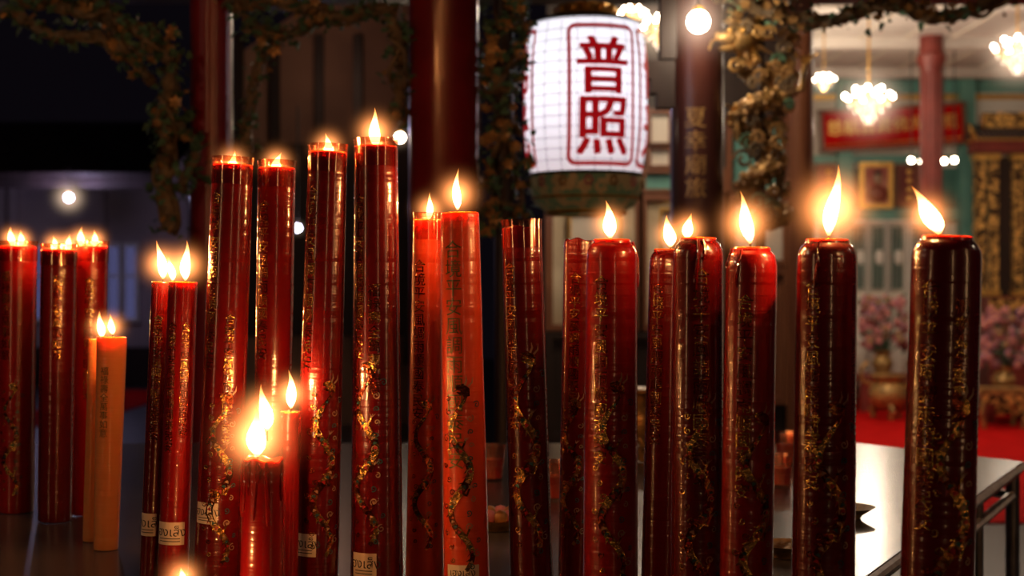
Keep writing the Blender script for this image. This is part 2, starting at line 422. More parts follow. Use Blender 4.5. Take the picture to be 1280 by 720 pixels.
# left cluster (rear)
candle(23,308,45,19,44,2.83,flames=[(15,283,308,-2),(26,287,309,1)],letters=[g(-20,.022,.05,LET2)],collar=True,dragon=(.14,0,.8))
candle(74,312,44,68,42,2.72,wax='waxd',flames=[(69,294,313,-2),(86,292,314,0)],letters=[g(15,.020,.05,LET2)],collar=True)
candle(115,308,40,108,38,2.80,flames=[(101,283,309,1),(118,287,309,1)],collar=True,letters=[g(10,.020,.06,LET1)])
candle(121,424,20,114,22,2.50,wax='waxy',flames=[(127,388,423,-2,.16,.8)])
candle(140,421,37,132,30,2.42,wax='waxy',flames=[(141,392,419,-5,.18,.8)],letters=[g(-10,.015,.05,LET2,'ink')])
candle(203,352,26,188,25,2.17,wax='waxd',flames=[(204,300,350,-6,.15,1)],letters=[g(0,.016,.05)],label=(187,654,22,28))
candle(229,352,36,217,38,2.11,flames=[(216,318,352,-5,.16,.6),(232,300,352,0,.15,1.1)],letters=[g(-25,.016,.06),g(30,.014,.06)],label=(216,664,38,28))
# tall ones
candle(291,206,50,272,58,2.10,wax='waxd',flames=[(290,188,212,3,.2,.6)],letters=[g(-38,.022,.04),g(20,.016,.22)],label=(262,638,29,26),collar=True,dragon=(.16,10,.9))
candle(346,210,47,338,46,2.15,wax='waxd',flames=[(343,190,212,8,.24,.6)],letters=[g(-30,.020,.05)],collar=True)
candle(410,190,48,395,58,2.05,wax='waxd',flames=[(411,166,194,-3,.2,.8)],letters=[g(-40,.022,.05)],label=(384,677,28,28),collar=True,dragon=(.18,20,.9))
candle(470,183,54,471,66,2.07,wax='waxd',flames=[(470,134,186,-4,.16,1.2)],letters=[g(-42,.020,.07,LET1),g(0,.020,.2,LET2)],label=(457,701,31,30),collar=True,dragon=(.20,-20,.95))
candle(534,275,36,531,48,2.14,wax='waxo',flames=[(536,240,276,3,.14,.8)],letters=[g(-25,.020,.06,LET1),],collar=True,dragon=(.16,-5,.8))
candle(575,266,48,583,58,2.03,wax='waxo',flames=[(572,210,264,-1,.12,1)],letters=[g(-22,.027,.04,LET1,'ink')],label=(579,712,42,22),dragon=(.17,-10,.95))
# short front ones
candle(329,573,50,327,54,1.90,wax='wax',flames=[(322,508,572,-4,.23,1.8,1.35),(334,480,540,-6,.17,1.2,1.1)],drips=9,rough=.004)
candle(363,514,25,361,23,1.995,wax='wax',flames=[(364,462,512,-2,.15,1.2)],drips=4)
candle(229,732,26,229,26,1.80,wax='wax',flames=[(229,708,731,-2,.2,.6)],drips=2)
# centre and right
candle(652,284,50,664,54,2.05,wax='waxd',letters=[g(-40,.020,.05)],dragon=(.20,-5,1.05),rough=.003,collar=True)
candle(727,300,44,717,38,2.17,wax='waxd',letters=[g(-20,.018,.05)],rough=.004,dragon=(.16,-20,.8))
candle(765,300,63,763,69,2.00,'dome','wax',flames=[(763,250,299,-5,.2,1)],letters=[g(-28,.022,.05)],dragon=(.17,0,1.0),drips=2)
candle(832,312,40,824,44,2.12,'dome','waxd',flames=[(838,268,310,-4,.22,.9)],letters=[g(-30,.020,.05)])
candle(873,298,62,871,66,1.91,'dome','waxd',flames=[(859,266,299,4,.24,.8)],letters=[g(0,.024,.04,LET1)],dragon=(.15,0,1.0),drips=2)
candle(940,310,63,933,66,1.85,'dome','wax',flames=[(938,238,306,-15,.15,1.1)],letters=[g(-22,.022,.06,LET1)],dragon=(.14,10,1.0),drips=2)
candle(1034,300,74,1029,79,1.80,'dome','waxd',flames=[(1036,205,297,12,.12,1.2)],letters=[g(-38,.022,.05,LET1)],dragon=(.15,0,1.05),drips=1)
candle(1184,296,85,1172,91,1.65,'dome','waxd',flames=[(1174,232,294,-36,.24,1.3)],letters=[g(-42,.024,.05,LET1),g(10,.020,.07,LET2)],dragon=(.16,5,1.1))

# ------------------------------------------------------------ candle stand and marble table
mb=MB()
mb.box((-.12,1.77,TZ-.012),(2.1,.80,.024),'tray')
for sx in (-1.16,.92):
    for sy in (1.39,2.15): mb.box((sx,sy,(TZ-.024)/2),(.035,.035,TZ-.024),'tray')
for sy in (1.39,2.15): mb.box((-.12,sy,.25),(2.1,.03,.03),'tray')
for sx in (-1.16,.92): mb.box((sx,1.77,.25),(.03,.76,.03),'tray')
mb.obj('candle_stand',smooth=False)
mb=MB()
poly=[(-2.7,2.185),(.54,2.185),(1.31,3.65),(.99,4.08),(-2.7,4.08)]
def prism(mb,poly,z0,z1,k):
    n=len(poly); vs=[(x,y,z0) for x,y in poly]+[(x,y,z1) for x,y in poly]
    fs=[tuple(range(n))[::-1],tuple(range(n,2*n))]+[(i,(i+1)%n,n+(i+1)%n,n+i) for i in range(n)]
    mb.add(vs,fs,k)
prism(mb,poly,TZ-.03,TZ,'marble')
cx,cy=-.6,3.1
ins=lambda p,f:(cx+(p[0]-cx)*f,cy+(p[1]-cy)*f)
for i in range(5):
    a=ins(poly[i],1.001); b=ins(poly[(i+1)%5],1.001)
    mb.tube([(*a,TZ-.012),(*b,TZ-.012)],.010,'steel',8)
    a=ins(poly[i],.985); b=ins(poly[(i+1)%5],.985)
    mb.tube([(*a,TZ-.085),(*b,TZ-.085)],.012,'steel',8)
    mb.tube([(*a,.2),(*b,.2)],.012,'steel',8)
    mb.tube([(*a,0),(*a,TZ-.03)],.018,'steel',10)
for t in (.35,.7):
    a=ins(poly[1],.985); b=ins(poly[2],.985)
    p=(a[0]+(b[0]-a[0])*t,a[1]+(b[1]-a[1])*t); mb.tube([(*p,0.2),(*p,TZ-.03)],.010,'steel',8)
mb.obj('marble_offering_table')

TI=TZ+.001
def dish(x,d,r,k,h=.02):
    X=(x-640)/F*d
    mb=MB(); mb.lathe([(0,0),(r*.5,0),(r*.55,.006),(r*.95,h),(r,h+.002),(r*.93,h+.001),(r*.5,.010),(0,.009)],k,c=(X,d,TI),n=28)
    return mb,X
mb,X=dish(622,2.62,.06,'gold')
for i in range(9):
    a=i*.7; mb.ball((X+.03*math.cos(a),2.62+.03*math.sin(a),TI+.026),.014,'bloom' if i%2 else 'pink',8)
mb.obj('offering_dish')
mb,X=dish(1058,2.75,.055,'goldo'); mb.ball((X,2.75,TI+.022),.02,'bark',8,(1,1,.6)); mb.obj('offering_dish')
mb,X=dish(985,2.35,.05,'goldo'); mb.obj('offering_dish')
def cup(x,d,r,h):
    X=(x-640)/F*d; mb=MB()
    mb.lathe([(0,0),(r*.7,0),(r*.75,h*.3),(r,h),(r*.93,h),(r*.68,h*.3),(0,h*.15)],'film',c=(X,d,TI),n=24)
    mb.lathe([(0,.004),(r*.66,.004),(r*.75,h*.6),(0,h*.6)],'waxo',c=(X,d,TI),n=24)
    mb.obj('glass_oil_lamp')
cup(975,3.2,.035,.07); cup(693,3.0,.035,.08); cup(985,3.6,.04,.08); cup(615,3.3,.035,.08)
def urn(c,s,name='incense_urn',k='goldo'):
    mb=MB(); c=Vector(c)
    mb.lathe([(0,.10*s),(.10*s,.10*s),(.17*s,.17*s),(.19*s,.26*s),(.16*s,.33*s),(.13*s,.36*s),(.14*s,.40*s),(.18*s,.42*s),(.18*s,.44*s),(.14*s,.43*s),(0,.40*s)],k,c=c,n=28)
    for i in range(3):
        a=i*2.094+.5; mb.tube([c+Vector((.12*s*math.cos(a),.12*s*math.sin(a),.16*s)),c+Vector((.17*s*math.cos(a),.17*s*math.sin(a),.08*s)),c+Vector((.14*s*math.cos(a),.14*s*math.sin(a),.012*s))],[.04*s,.03*s,.03*s],k,8)
    for sg in(-1,1): mb.tube([c+Vector((sg*.17*s,0,.34*s)),c+Vector((sg*.26*s,0,.38*s)),c+Vector((sg*.27*s,0,.50*s)),c+Vector((sg*.20*s,0,.56*s))],[.022*s]*4,k,8)
    mn=min(v.z for v in mb.v)
    for v in mb.v: v.z+=c.z-mn+.001
    return mb.obj(name)
urn(((800-640)/F*3.7,3.7,TZ),.42)

# ------------------------------------------------------------ ground, carpet
mb=MB(); mb.box((0,10,-.05),(30,30,.1),'floor'); mb.obj('floor',smooth=False)
mb=MB(); mb.box((4.2,11.6,.006),(4.2,8.2,.012),'carpet'); mb.obj('red_carpet',smooth=False)
mb=MB(); mb.box((-4.35,15,.006),(.9,4.5,.012),'carpet'); mb.obj('red_carpet',smooth=False)

# ------------------------------------------------------------ pavilion
def column(x0,x1,d,k,top=2.5,sides=36,ring=True):
    X=((x0+x1)/2-640)/F*d; r=(x1-x0)/2/F*d
    mb=MB(); pr=[(0,0),(r*1.5,0),(r*1.55,.05),(r*1.3,.10),(r*1.25,.16),(r,.19),(r,top-.14)]
    if ring: pr+=[(r*1.12,top-.12),(r*1.12,top-.08),(r,top-.06)]
    pr+=[(r,top),(0,top)]
    mb.lathe(pr,k,c=(X,d,0),n=sides)
    return mb,X,r
mb,X,r=column(238,291,4.6,'redpaint'); colA=mb.obj('pavilion_column')
mb,X,r=column(511,598,4.6,'redpaint'); colB=mb.obj('pavilion_column')
mb,X,r=column(838,904,5.6,'brownpaint')
zz0=CZ+(360-192)/F*5.6
for idx,ch in enumerate('夏幸廟旅'):
    vs,fs=text_geo(ch,.085,.02,0)
    for dx in (-.0015,.0015):
        if vs: wrap(mb,[(u+dx,v) for u,v in vs],fs,'bloom',r,math.radians(-10),zz0+.13-idx*.09,.003+dx*.2,c=(X,5.6))
colC=mb.obj('pavilion_column')
mb=MB(); X=(1000-640)/F*9.0; mb.lathe([(.14,0),(.14,.1),(.085,.14),(.085,3.3),(.12,3.35),(.12,3.65)],'wood',c=(X,9.0,0),n=24); mb.obj('veranda_post')
mb=MB()
mb.box((.2,5.2,2.56),(5.6,2.2,.12),'darkwood')
for yy in (4.6,5.6): mb.box((.2,yy,2.45),(5.4,.14,.12),'darkwood')
for xx in (-2.2,-1,.0,1.2,2.4): mb.box((xx,5.1,2.46),(.1,1.9,.08),'darkwood')
for (a,b,c,e) in ((806,842,78,100),(812,842,100,118),(820,842,118,136)):
    p=P((a+b)/2,(c+e)/2,5.6); mb.box(p,((b-a)/F*5.6,.1,(e-c)/F*5.6),'darkwood')
mb.box(P(834,60,5.6)+Vector((0,0,.10)),(.06,.12,.30),'darkwood')
for xx,dd in ((-2.3,4.6),(2.7,4.6),(2.7,5.6),(-2.3,5.6)): mb.box((xx,dd,1.2),(.14,.14,2.4),'darkwood')
roof=mb.obj('pavilion_roof',smooth=False)

def leaf(mb,c,s,k):
    T=Matrix.Translation(c)@Euler((rng.uniform(-1.2,1.2),rng.uniform(-1,1),rng.uniform(0,6.28))).to_matrix().to_4x4()
    vs=[(0,0,0),(s*.35,s*.3,s*.12),(0,s*.42,0),(-s*.35,s*.3,s*.12),(s*.22,s*.75,s*.05),(0,s*1.05,-s*.1),(-s*.22,s*.75,s*.05)]
    mb.add(vs,[(0,1,2),(0,2,3),(1,4,5,2),(2,5,6,3)],k,T)
def blossom(mb,c,s,k='bloom'):
    E=Euler((rng.uniform(.8,2.2),rng.uniform(-.6,.6),0)).to_matrix().to_4x4(); T=Matrix.Translation(c)@E
    for i in range(6):
        R=Matrix.Rotation(i*math.pi/3,4,'Z')
        mb.add([(0,0,0),(s*.55,-s*.28,s*.1),(s*.95,0,s*.3),(s*.55,s*.28,s*.1)],[(0,1,2,3)],k,T@R)
    mb.ball(c,s*.28,k,8)
def smoothpath(pts,n=60,wob=.02):
    pts=[Vector(p) for p in pts]; out=[]
    m=len(pts)-1
    for i in range(n+1):
        t=i/n*m; j=min(int(t),m-1); u=t-j
        p0=pts[max(j-1,0)];p1=pts[j];p2=pts[j+1];p3=pts[min(j+2,m)]
        q=.5*((2*p1)+(p2-p0)*u+(2*p0-5*p1+4*p2-p3)*u*u+(3*p1-p0-3*p2+p3)*u**3)
        out.append(q+Vector((rng.uniform(-wob,wob),rng.uniform(-wob,wob),rng.uniform(-wob,wob))))
    return out
def vine(mb,pts,r,leaves,blooms,spread,n=60,k='leaf',twine=2,bark='bark',ls=(.03,.055),bk='bloom',lfr=.95):
    pa=smoothpath(pts,n,r*.35)
    mb.tube(pa,[r*rng.uniform(.75,1.25) for _ in pa],bark,8)
    for w in range(twine):
        ph=rng.uniform(0,6); q=[]
        for i,p in enumerate(pa):
            a=ph+i*.42*(1 if w%2 else -1); rr=spread*rng.uniform(.45,.75)
            q.append(p+Vector((math.cos(a)*rr,math.sin(a)*rr,math.sin(a*1.7)*rr*.7)))
        q=smoothpath(q[::2],len(q)*2,0)
        mb.tube(q,r*.38,bark,6)
    for i in range(leaves):
        p=rng.choice(pa); a=rng.uniform(0,6.28); rr=spread*rng.uniform(.4,1.15)
        leaf(mb,p+Vector((math.cos(a)*rr,math.sin(a)*rr,rng.uniform(-1,1)*rr*.9)),rng.uniform(*ls),k if rng.random()<lfr else bk)
    for i in range(blooms):
        p=rng.choice(pa); a=rng.uniform(-3.0,0.2); rr=spread*rng.uniform(.5,1.05)
        blossom(mb,p+Vector((math.cos(a)*rr,math.sin(a)*rr,rng.uniform(-1,1)*rr*.7)),rng.uniform(.018,.030),bk)
mb,X,r=column(618,642,4.62,'darkwood',ring=False); colD=mb.obj('pavilion_column')
mb=MB(); vine(mb,[P(630,-60,4.62),P(634,30,4.62),P(625,110,4.62),P(633,200,4.62),P(628,285,4.62)],.024,620,50,.078,70,ls=(.022,.042)); mb.obj('carved_vine',parent=colD)
mb=MB()
vine(mb,[P(15,-20,4.5),P(80,8,4.5),P(150,28,4.5),P(205,60,4.5),P(212,130,4.5),P(206,200,4.5),P(214,285,4.5)],.024,380,6,.055,70,ls=(.022,.040))
vine(mb,[P(200,50,4.5),P(160,70,4.5),P(140,20,4.5),P(100,-10,4.5)],.018,110,2,.045,30,ls=(.022,.040))
vine(mb,[P(10,10,4.5),P(60,40,4.5),P(130,50,4.5),P(190,100,4.5)],.016,110,2,.045,30,ls=(.022,.040))
vine(mb,[P(225,240,4.5),P(245,190,4.45),P(222,150,4.5)],.012,50,1,.03,20)
mb.obj('carved_vine',parent=colA)
mb=MB()
vine(mb,[P(290,10,4.55),P(350,0,4.55),P(420,22,4.55),P(480,12,4.55),P(500,70,4.55),P(497,150,4.55)],.020,260,4,.05,60,ls=(.022,.040))
vine(mb,[P(305,20,4.55),P(330,60,4.55),P(312,120,4.55),P(310,190,4.55)],.014,100,2,.032,30,ls=(.02,.032))
vine(mb,[P(400,20,4.55),P(360,45,4.55),P(310,35,4.55)],.014,100,2,.042,30,ls=(.02,.036))
mb.obj('carved_vine',parent=colB)
mb=MB()
vine(mb,[P(900,-10,5.5),P(960,15,5.5),P(1040,25,5.5),P(1110,5,5.5),P(1180,22,5.5),P(1275,-15,5.5)],.024,240,22,.055,60,ls=(.025,.045),lfr=.6)
mb.obj('carved_vine',parent=colC)
# gilded dragon climbing a slim pole
mb=MB()
X0=(950-640)/F*5.6
mb.lathe([(.06,0),(.06,.06),(.022,.1),(.022,2.39)],'darkwood',c=(X0,5.6,0),n=16)
pa=[];n=150
z0=CZ+(360-285)/F*5.6; z1=CZ+(360-75)/F*5.6
for i in range(n+1):
    t=i/n; a=-1.2+t*2*math.pi*2.7; rr=.065+.045*math.sin(t*9)
    pa.append(Vector((X0+rr*math.cos(a)+.04*math.sin(t*7),5.6+rr*math.sin(a),z0+(z1-z0)*t)))
rad=[.008+.032*math.sin(math.pi*min(1,(i/n)*.85+.08))**.8 for i in range(n+1)]
mb.tube(pa,rad,'goldo',12)
for i in range(3,n-2,2):
    p=pa[i]; o=(p-Vector((X0,5.6,p.z))).normalized(); t=(pa[i+1]-pa[i]).normalized(); q=p+o*rad[i]*.9
    mb.add([q-t*.012,q+t*.012,q+o*.028-t*.012,q+o.cross(t)*.005],[(0,1,2),(0,2,3),(1,3,2)],'bloom')
for i in range(6,n-6,3):
    for a in range(5):
        p=pa[i]; t=(pa[i+1]-pa[i-1]).normalized(); u=t.cross(Vector((0,0,1))).normalized(); w=t.cross(u)
        an=a*1.256+i; c=p+(u*math.cos(an)+w*math.sin(an))*rad[i]
        mb.ball(c,rad[i]*.36,'bloom' if (i+a)%3 else 'goldo',6)
h=pa[-1]+Vector((-.03,-.03,.08))
mb.ball(h,.065,'goldo',14,(1,1.1,.9)); mb.ball(h+Vector((-.055,-.04,-.005)),.040,'goldo',12,(1.3,1,.7)); mb.ball(h+Vector((-.05,-.03,-.045)),.028,'goldo',10,(1.4,1,.5))
for sg in(-1,1):
    mb.ball(h+Vector((-.02+.025*sg,-.065,.02)),.013,'gold',8)
    mb.tube([h+Vector((.02*sg,0,.04)),h+Vector((.04*sg+.03,.02,.08)),h+Vector((.05*sg+.05,.01,.14))],[.013,.010,.002],'goldo',6)
    mb.tube([h+Vector((-.08,-.04,.0)),h+Vector((-.12,-.06+.02*sg,.03*sg)),h+Vector((-.13,-.05,.07*sg)),h+Vector((-.16,-.05,.08*sg))],[.007,.006,.004,.001],'gold',6)
for i in range(12):
    a=i*.52; mb.tube([h+Vector((.03,0,0)),h+Vector((.03+.06*math.cos(a),.0,.065*math.sin(a))),h+Vector((.05+.10*math.cos(a),.02,.11*math.sin(a)))],[.014,.010,.002],'bloom' if i%2 else 'gold',6)
for t in (.25,.5,.78):
    i=int(n*t); p=pa[i]; s=1 if t!=.5 else -1
    k1=p+Vector((s*.09,-.05,.02)); k2=k1+Vector((s*.01,-.03,.09))
    mb.tube([p,k1,k2],[.022,.016,.011],'goldo',8)
    for q in (-.03,-.01,.01,.03): mb.tube([k2,k2+Vector((q,-.01,.03)),k2+Vector((q*1.5,-.03,.035))],[.007,.005,.001],'gold',5)
rc=random.Random(3)
for i in range(60):
    tt=rc.random(); zz=z0+(z1+.28-z0)*tt; sp_=.05+.10*tt
    c=Vector((X0+rc.uniform(-sp_,sp_),5.55+rc.uniform(-.06,.04),zz)); r=rc.uniform(.02,.042); sg=rc.choice((-1,1))
    mb.tube([c+Vector((sg*r*(1-j/12*.8)*math.cos(j*.7),0,r*(1-j/12*.8)*math.sin(j*.7))) for j in range(12)],[.008]*11+[.004],rc.choice(('goldo','leaf','bark','bloom')),6)
vine(mb,[P(912,10,5.6),P(930,60,5.6),P(975,100,5.6),P(990,40,5.6)],.018,110,14,.05,30,k='bloom',bark='goldo',ls=(.025,.04),lfr=1)
vine(mb,[P(985,120,5.6),P(960,170,5.6),P(975,230,5.6),P(945,290,5.6)],.016,80,6,.035,30,k='leaf',bark='bark',ls=(.02,.035),lfr=.6)
mb.obj('gilded_dragon_column')

# ------------------------------------------------------------ lantern
LC=P(732,126,5.0); s=5.0/F
par=empty('paper_lantern',LC)
def LR(z):
    t=z/(98*s); t=max(-1,min(1,t))
    return s*(76.5-9*abs(t)**3.2)
mb=MB()
prof=[(LR(z*s),z*s) for z in [ -95+ i*190/40 for i in range(41)]]
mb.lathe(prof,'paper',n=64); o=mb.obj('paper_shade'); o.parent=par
mb=MB()
for i in range(15):
    z=(-92+i*184/14)*s; R=LR(z)+.0006
    mb.tube([(R*math.sin(a*math.pi/32),-R*math.cos(a*math.pi/32),z) for a in range(65)],.0013,'lwire',5)
for i in range(22):
    a=i*2*math.pi/22+.1; mb.tube([((LR(z*s)+.0004)*math.sin(a),-(LR(z*s)+.0004)*math.cos(a),z*s) for z in range(-94,95,8)],.0011,'lwire',5)
mb.obj('bamboo_ribs').parent=par
mb=MB()
W=83*s; Hh=166*s
for ang,txt in ((13.5,'普\n照'),(88,'佛\n光'),(193.5,'普\n照'),(268,'佛\n光')):
    phi=math.radians(ang)
    c=9*s; pts=[]
    for (qx,qy,a0) in ((W/2-c,Hh/2-c,0),(-W/2+c,Hh/2-c,90),(-W/2+c,-Hh/2+c,180),(W/2-c,-Hh/2+c,270)):
        for j in range(6):
            a=math.radians(a0+j*18); pts.append((qx+c*math.cos(a),qy+c*math.sin(a)))
    pts.append(pts[0]); dense=[]
    for i in range(len(pts)-1):
        a,b=pts[i],pts[i+1]; L=math.hypot(b[0]-a[0],b[1]-a[1]); m=max(1,int(L/.02))
        dense+= [(a[0]+(b[0]-a[0])*j/m,a[1]+(b[1]-a[1])*j/m) for j in range(m)]
    dense.append(pts[0])
    vs,fs=ribbon(dense,5.0*s); wrap(mb,vs,fs,'lred',LR,phi,-1*s,.0030)
    for idx,ch in enumerate(txt.split('\n')):
        vs,fs=text_geo(ch,.19,.012,0)
        if vs: 
            w=max(u for u,v in vs)-min(u for u,v in vs); hgt=max(v for u,v in vs)-min(v for u,v in vs)
            for q,(dx,dy) in enumerate(((0,0),(2.0,0),(-2.0,0),(0,1.1),(0,-1.1),(1.5,.8),(-1.5,-.8),(1.5,-.8),(-1.5,.8))):
                wrap(mb,[(u*62*s/w+dx*s,v*68*s/hgt+dy*s) for u,v in vs],fs,'lred',LR,phi,(34 if idx==0 else -39)*s,.0030+q*.00012)
mb.obj('red_characters').parent=par
mb=MB()
mb.lathe([(0,103*s),(40*s,103*s),(62*s,99*s),(70*s,95*s),(68*s,92*s),(66*s,92*s)],'black',n=48)
mb.lathe([(28*s,103*s),(40*s,104*s),(36*s,112*s),(30*s,116*s),(30*s,119*s),(0,119*s)],'gold',n=32)
for i in range(12):
    a=i*math.pi/6; mb.ball((35*s*math.sin(a),-35*s*math.cos(a),112*s),6*s,'gold',8)
mb.obj('crown_cap').parent=par
mb=MB()
mb.lathe([(67.5*s,-91*s),(70*s,-92*s),(72*s,-97*s),(71*s,-112*s),(66*s,-122*s)],'lgreen',n=48)
mb.lathe([(66*s,-122*s),(64*s,-127*s),(58*s,-133*s),(50*s,-138*s),(46*s,-140*s),(44*s,-134*s)],'lgreen',n=48)
mb.lathe([(71.5*s,-92*s),(73*s,-93*s),(71.5*s,-96*s)],'black',n=48); mb.lathe([(66*s,-120*s),(68*s,-122*s),(66*s,-124*s)],'gold',n=48)
mb.lathe([(50*s,-137*s),(52*s,-140*s),(50*s,-143*s),(46*s,-142*s)],'gold',n=48)
for i in range(14):
    a=i*2*math.pi/14
    for j in range(6):
        b=j*math.pi/3; mb.ball((71.5*s*math.sin(a+.06*math.cos(b)),-71.5*s*math.cos(a+.06*math.cos(b)),(-104+5*math.sin(b))*s),2.4*s,'bloom' if i%2 else 'pink',6)
mb.obj('floral_base').parent=par
mb=MB(); mb.tube([(0,0,118*s),(0,0,2.40-LC.z)],.006,'black',8); mb.obj('hanging_rod').parent=par
light(LC,1.6,(.95,.90,1),.05,par,'lantern_bulb')

# ------------------------------------------------------------ lamps and chandeliers
LS=1.3
def chandelier(x,y,d,wpx,ceilz,name='crystal_chandelier',e=30,glowr=1.0,nb=8):
    c=P(x,y,d); R=wpx/2/F*d; par=empty(name,c)
    mb=MB(); mb.tube([(0,0,-R*.5),(0,0,R*.3),(0,0,ceilz-c.z)],[R*.06,R*.05,.008],'gold',8)
    mb.ball((0,0,R*.1),R*.16,'gold',12); mb.ball((0,0,-R*.5),R*.1,'gold',10)
    bl=MB(); cr=MB()
    for tier,(rr,zz,k) in enumerate(((R*.9,R*.15,nb),(R*.5,R*.42,max(4,nb-3)))):
        for i in range(k):
            a=2*math.pi*(i+.5*tier)/k; e1=Vector((rr*math.cos(a),rr*math.sin(a),zz))
            mb.tube([(0,0,zz-R*.1),(e1.x*.5,e1.y*.5,zz-R*.28),(e1.x*.9,e1.y*.9,zz-R*.12),e1-Vector((0,0,R*.03))],R*.025,'gold',6)
            mb.lathe([(R*.02,-R*.06),(R*.09,0),(R*.09,R*.01)],'gold',c=e1-Vector((0,0,R*.02)),n=10)
            bl.ball(e1+Vector((0,0,R*.08)),R*.085,'bulb',8,(1,1,1.2))
    for ring,(rr,zz) in enumerate(((R*.75,-R*.1),(R*.52,-R*.35),(R*.3,-R*.58),(R*.12,-R*.75))):
        k=max(4,int(14*rr/R))
        for i in range(k):
            a=2*math.pi*i/k+ring; q=Vector((rr*math.cos(a),rr*math.sin(a),zz)); z=R*.075
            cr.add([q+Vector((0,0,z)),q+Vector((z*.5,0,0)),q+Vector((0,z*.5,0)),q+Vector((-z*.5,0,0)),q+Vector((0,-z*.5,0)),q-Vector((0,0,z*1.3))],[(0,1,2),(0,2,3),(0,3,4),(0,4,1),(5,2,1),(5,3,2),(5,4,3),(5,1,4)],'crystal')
        mb.tube([(rr*math.cos(j*.3142),rr*math.sin(j*.3142),zz+R*.1) for j in range(21)],R*.015,'gold',5)
    for m_,nm in ((mb,'brass_frame'),(bl,'bulbs'),(cr,'crystals')):
        m_.obj(nm,smooth=(nm!='crystals')).parent=par
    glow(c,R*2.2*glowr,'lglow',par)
    light(c+Vector((0,0,-R*1.2)),e*LS,(1,.80,.60),R*.5,par,'chandelier_light')
HC=3.65
chandelier(1086,128,11.5,66,HC,e=32)
chandelier(966,112,11.5,44,HC,e=25)
chandelier(1030,102,13,30,HC,e=20)
chandelier(1272,66,10.5,66,HC,e=32)
chandelier(826,38,7.8,62,HC,e=12)
chandelier(790,20,8.3,40,HC,e=7)
def pendant(x,y,d,wpx,ceilz,e=10,k='bulb',name='hanging_globe_lamp',gl=4.0,col=(1,.7,.45),gk='lglow'):
    c=P(x,y,d); R=wpx/2/F*d; par=empty(name,c)
    mb=MB(); mb.tube([(0,0,R),(0,0,ceilz-c.z)],.006,'black',6); mb.lathe([(R*.2,R*1.5),(R*.5,R*1.3),(R*.55,R*.9),(0,R*.9)],'gold',n=16)
    mb.obj('fitting').parent=par
    mb=MB(); mb.ball((0,0,0),R,k,16); mb.obj('globe').parent=par
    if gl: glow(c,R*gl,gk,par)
    light(c+Vector((0,-R*1.5,0)),e*LS,col,R,par,'lamp_light')
pendant(873,27,5.35,28,2.4,e=4,gl=5.5)
for xx in (1139,1152,1165,1180,1193): pendant(xx,203-abs(1165-xx)*.1,14.2,6,HC,e=1.2,gl=3)
pendant(86,247,16.0,9,2.60,e=20,k='cool',gl=8,col=(.68,.58,1))
pendant(372,285,9.0,9,2.4,e=.7,k='cool',gl=4,col=(.7,.65,1))
pendant(500,172,8.0,12,3.0,e=1.2,gl=4)
pendant(255,222,6.0,10,2.45,e=.5,gl=4)

# ------------------------------------------------------------ facade with panels behind the lantern
dW=9.05; sp=dW/F
mb=MB()
xL=(684-640)*sp; xR=(984-640)*sp
mb.box(((xL+xR)/2,dW+.06,HC/2),(xR-xL,.1,HC),'darkwood')
def frame(mb,x0,x1,y0,y1,d,t=.03,k='wood',fill='plaster',dep=.05):
    q=d/F; X0=(x0-640)*q;X1=(x1-640)*q;Z1=CZ-(y0-360)*q;Z0=CZ-(y1-360)*q
    mb.box(((X0+X1)/2,d-.005,(Z0+Z1)/2),(X1-X0,.02,Z1-Z0),fill)
    for X in (X0,X1): mb.box((X,d-dep/2-.01,(Z0+Z1)/2),(t,dep,Z1-Z0+t),k)
    for Z in (Z0,Z1): mb.box(((X0+X1)/2,d-dep/2-.01,Z),(X1-X0-t,dep,t),k)
frame(mb,686,798,214,240,dW,fill='plaster'); frame(mb,803,905,214,240,dW,fill='green')
frame(mb,686,798,246,410,dW,t=.05,fill='picture'); frame(mb,712,775,262,392,dW-.03,t=.015,k='gold',fill='plaster')
frame(mb,803,905,246,410,dW,t=.05,fill='picture'); frame(mb,825,885,262,392,dW-.03,t=.015,k='gold',fill='plaster')
frame(mb,910,982,150,240,dW,fill='green'); frame(mb,910,982,246,330,dW,t=.05,fill='plaster'); frame(mb,910,982,338,500,dW,t=.05,fill='wood')
frame(mb,810,838,140,182,dW,fill='plaster',t=.03); frame(mb,810,838,184,210,dW,fill='plaster',t=.03)
frame(mb,686,905,418,545,dW,t=.05,fill='darkwood',k='darkwood')
mb.obj('wall_veranda',smooth=False)
pendant(800,-60,7.9,30,HC,e=26,gl=0,name='hanging_globe_lamp')

# ------------------------------------------------------------ hall interior
D=16.0; q=D/F
def X(x): return (x-640)*q
def Z(y): return CZ-(y-360)*q
mb=MB(); mb.box((4.0,D+.1,HC/2+.05),(6.6,.2,HC+.1),'plaster')
mb.box((4.0,D-.02,Z(108)),(6.6,.08,.16),'green'); mb.box((4.0,D-.04,Z(97)),(6.6,.12,.08),'dgreen')
mb.box((4.0,D-.03,Z(122)),(6.6,.06,.06),'gold')
mb.box((X(1080),D-.05,Z(200)),(X(1200)-X(960),.1,.09),'green')
mb.box((X(1080),D-.05,Z(268)),(X(1200)-X(960),.12,.13),'green')
mb.box((X(1080),D-.03,Z(236)),(X(1200)-X(960),.06,.46),'dgreen')
mb.box((X(1245),D-.02,Z(130)),(X(1295)-X(1212),.06,.55),'white')
mb.obj('wall_back',smooth=False)
mb=MB(); mb.box((7.35,12,HC/2),(.1,8,HC),'plaster'); mb.obj('wall_right',smooth=False)
mb=MB(); mb.box((.62,12.6,HC/2),(.1,6.9,HC),'plaster'); mb.obj('wall_left',smooth=False)
mb=MB(); mb.box((3.9,11.4,HC+.05),(6.9,9.6,.1),'ceil')
for i in range(16): mb.box((.7+i*.44,11.6,HC-.01),(.03,8.8,.02),'plaster')
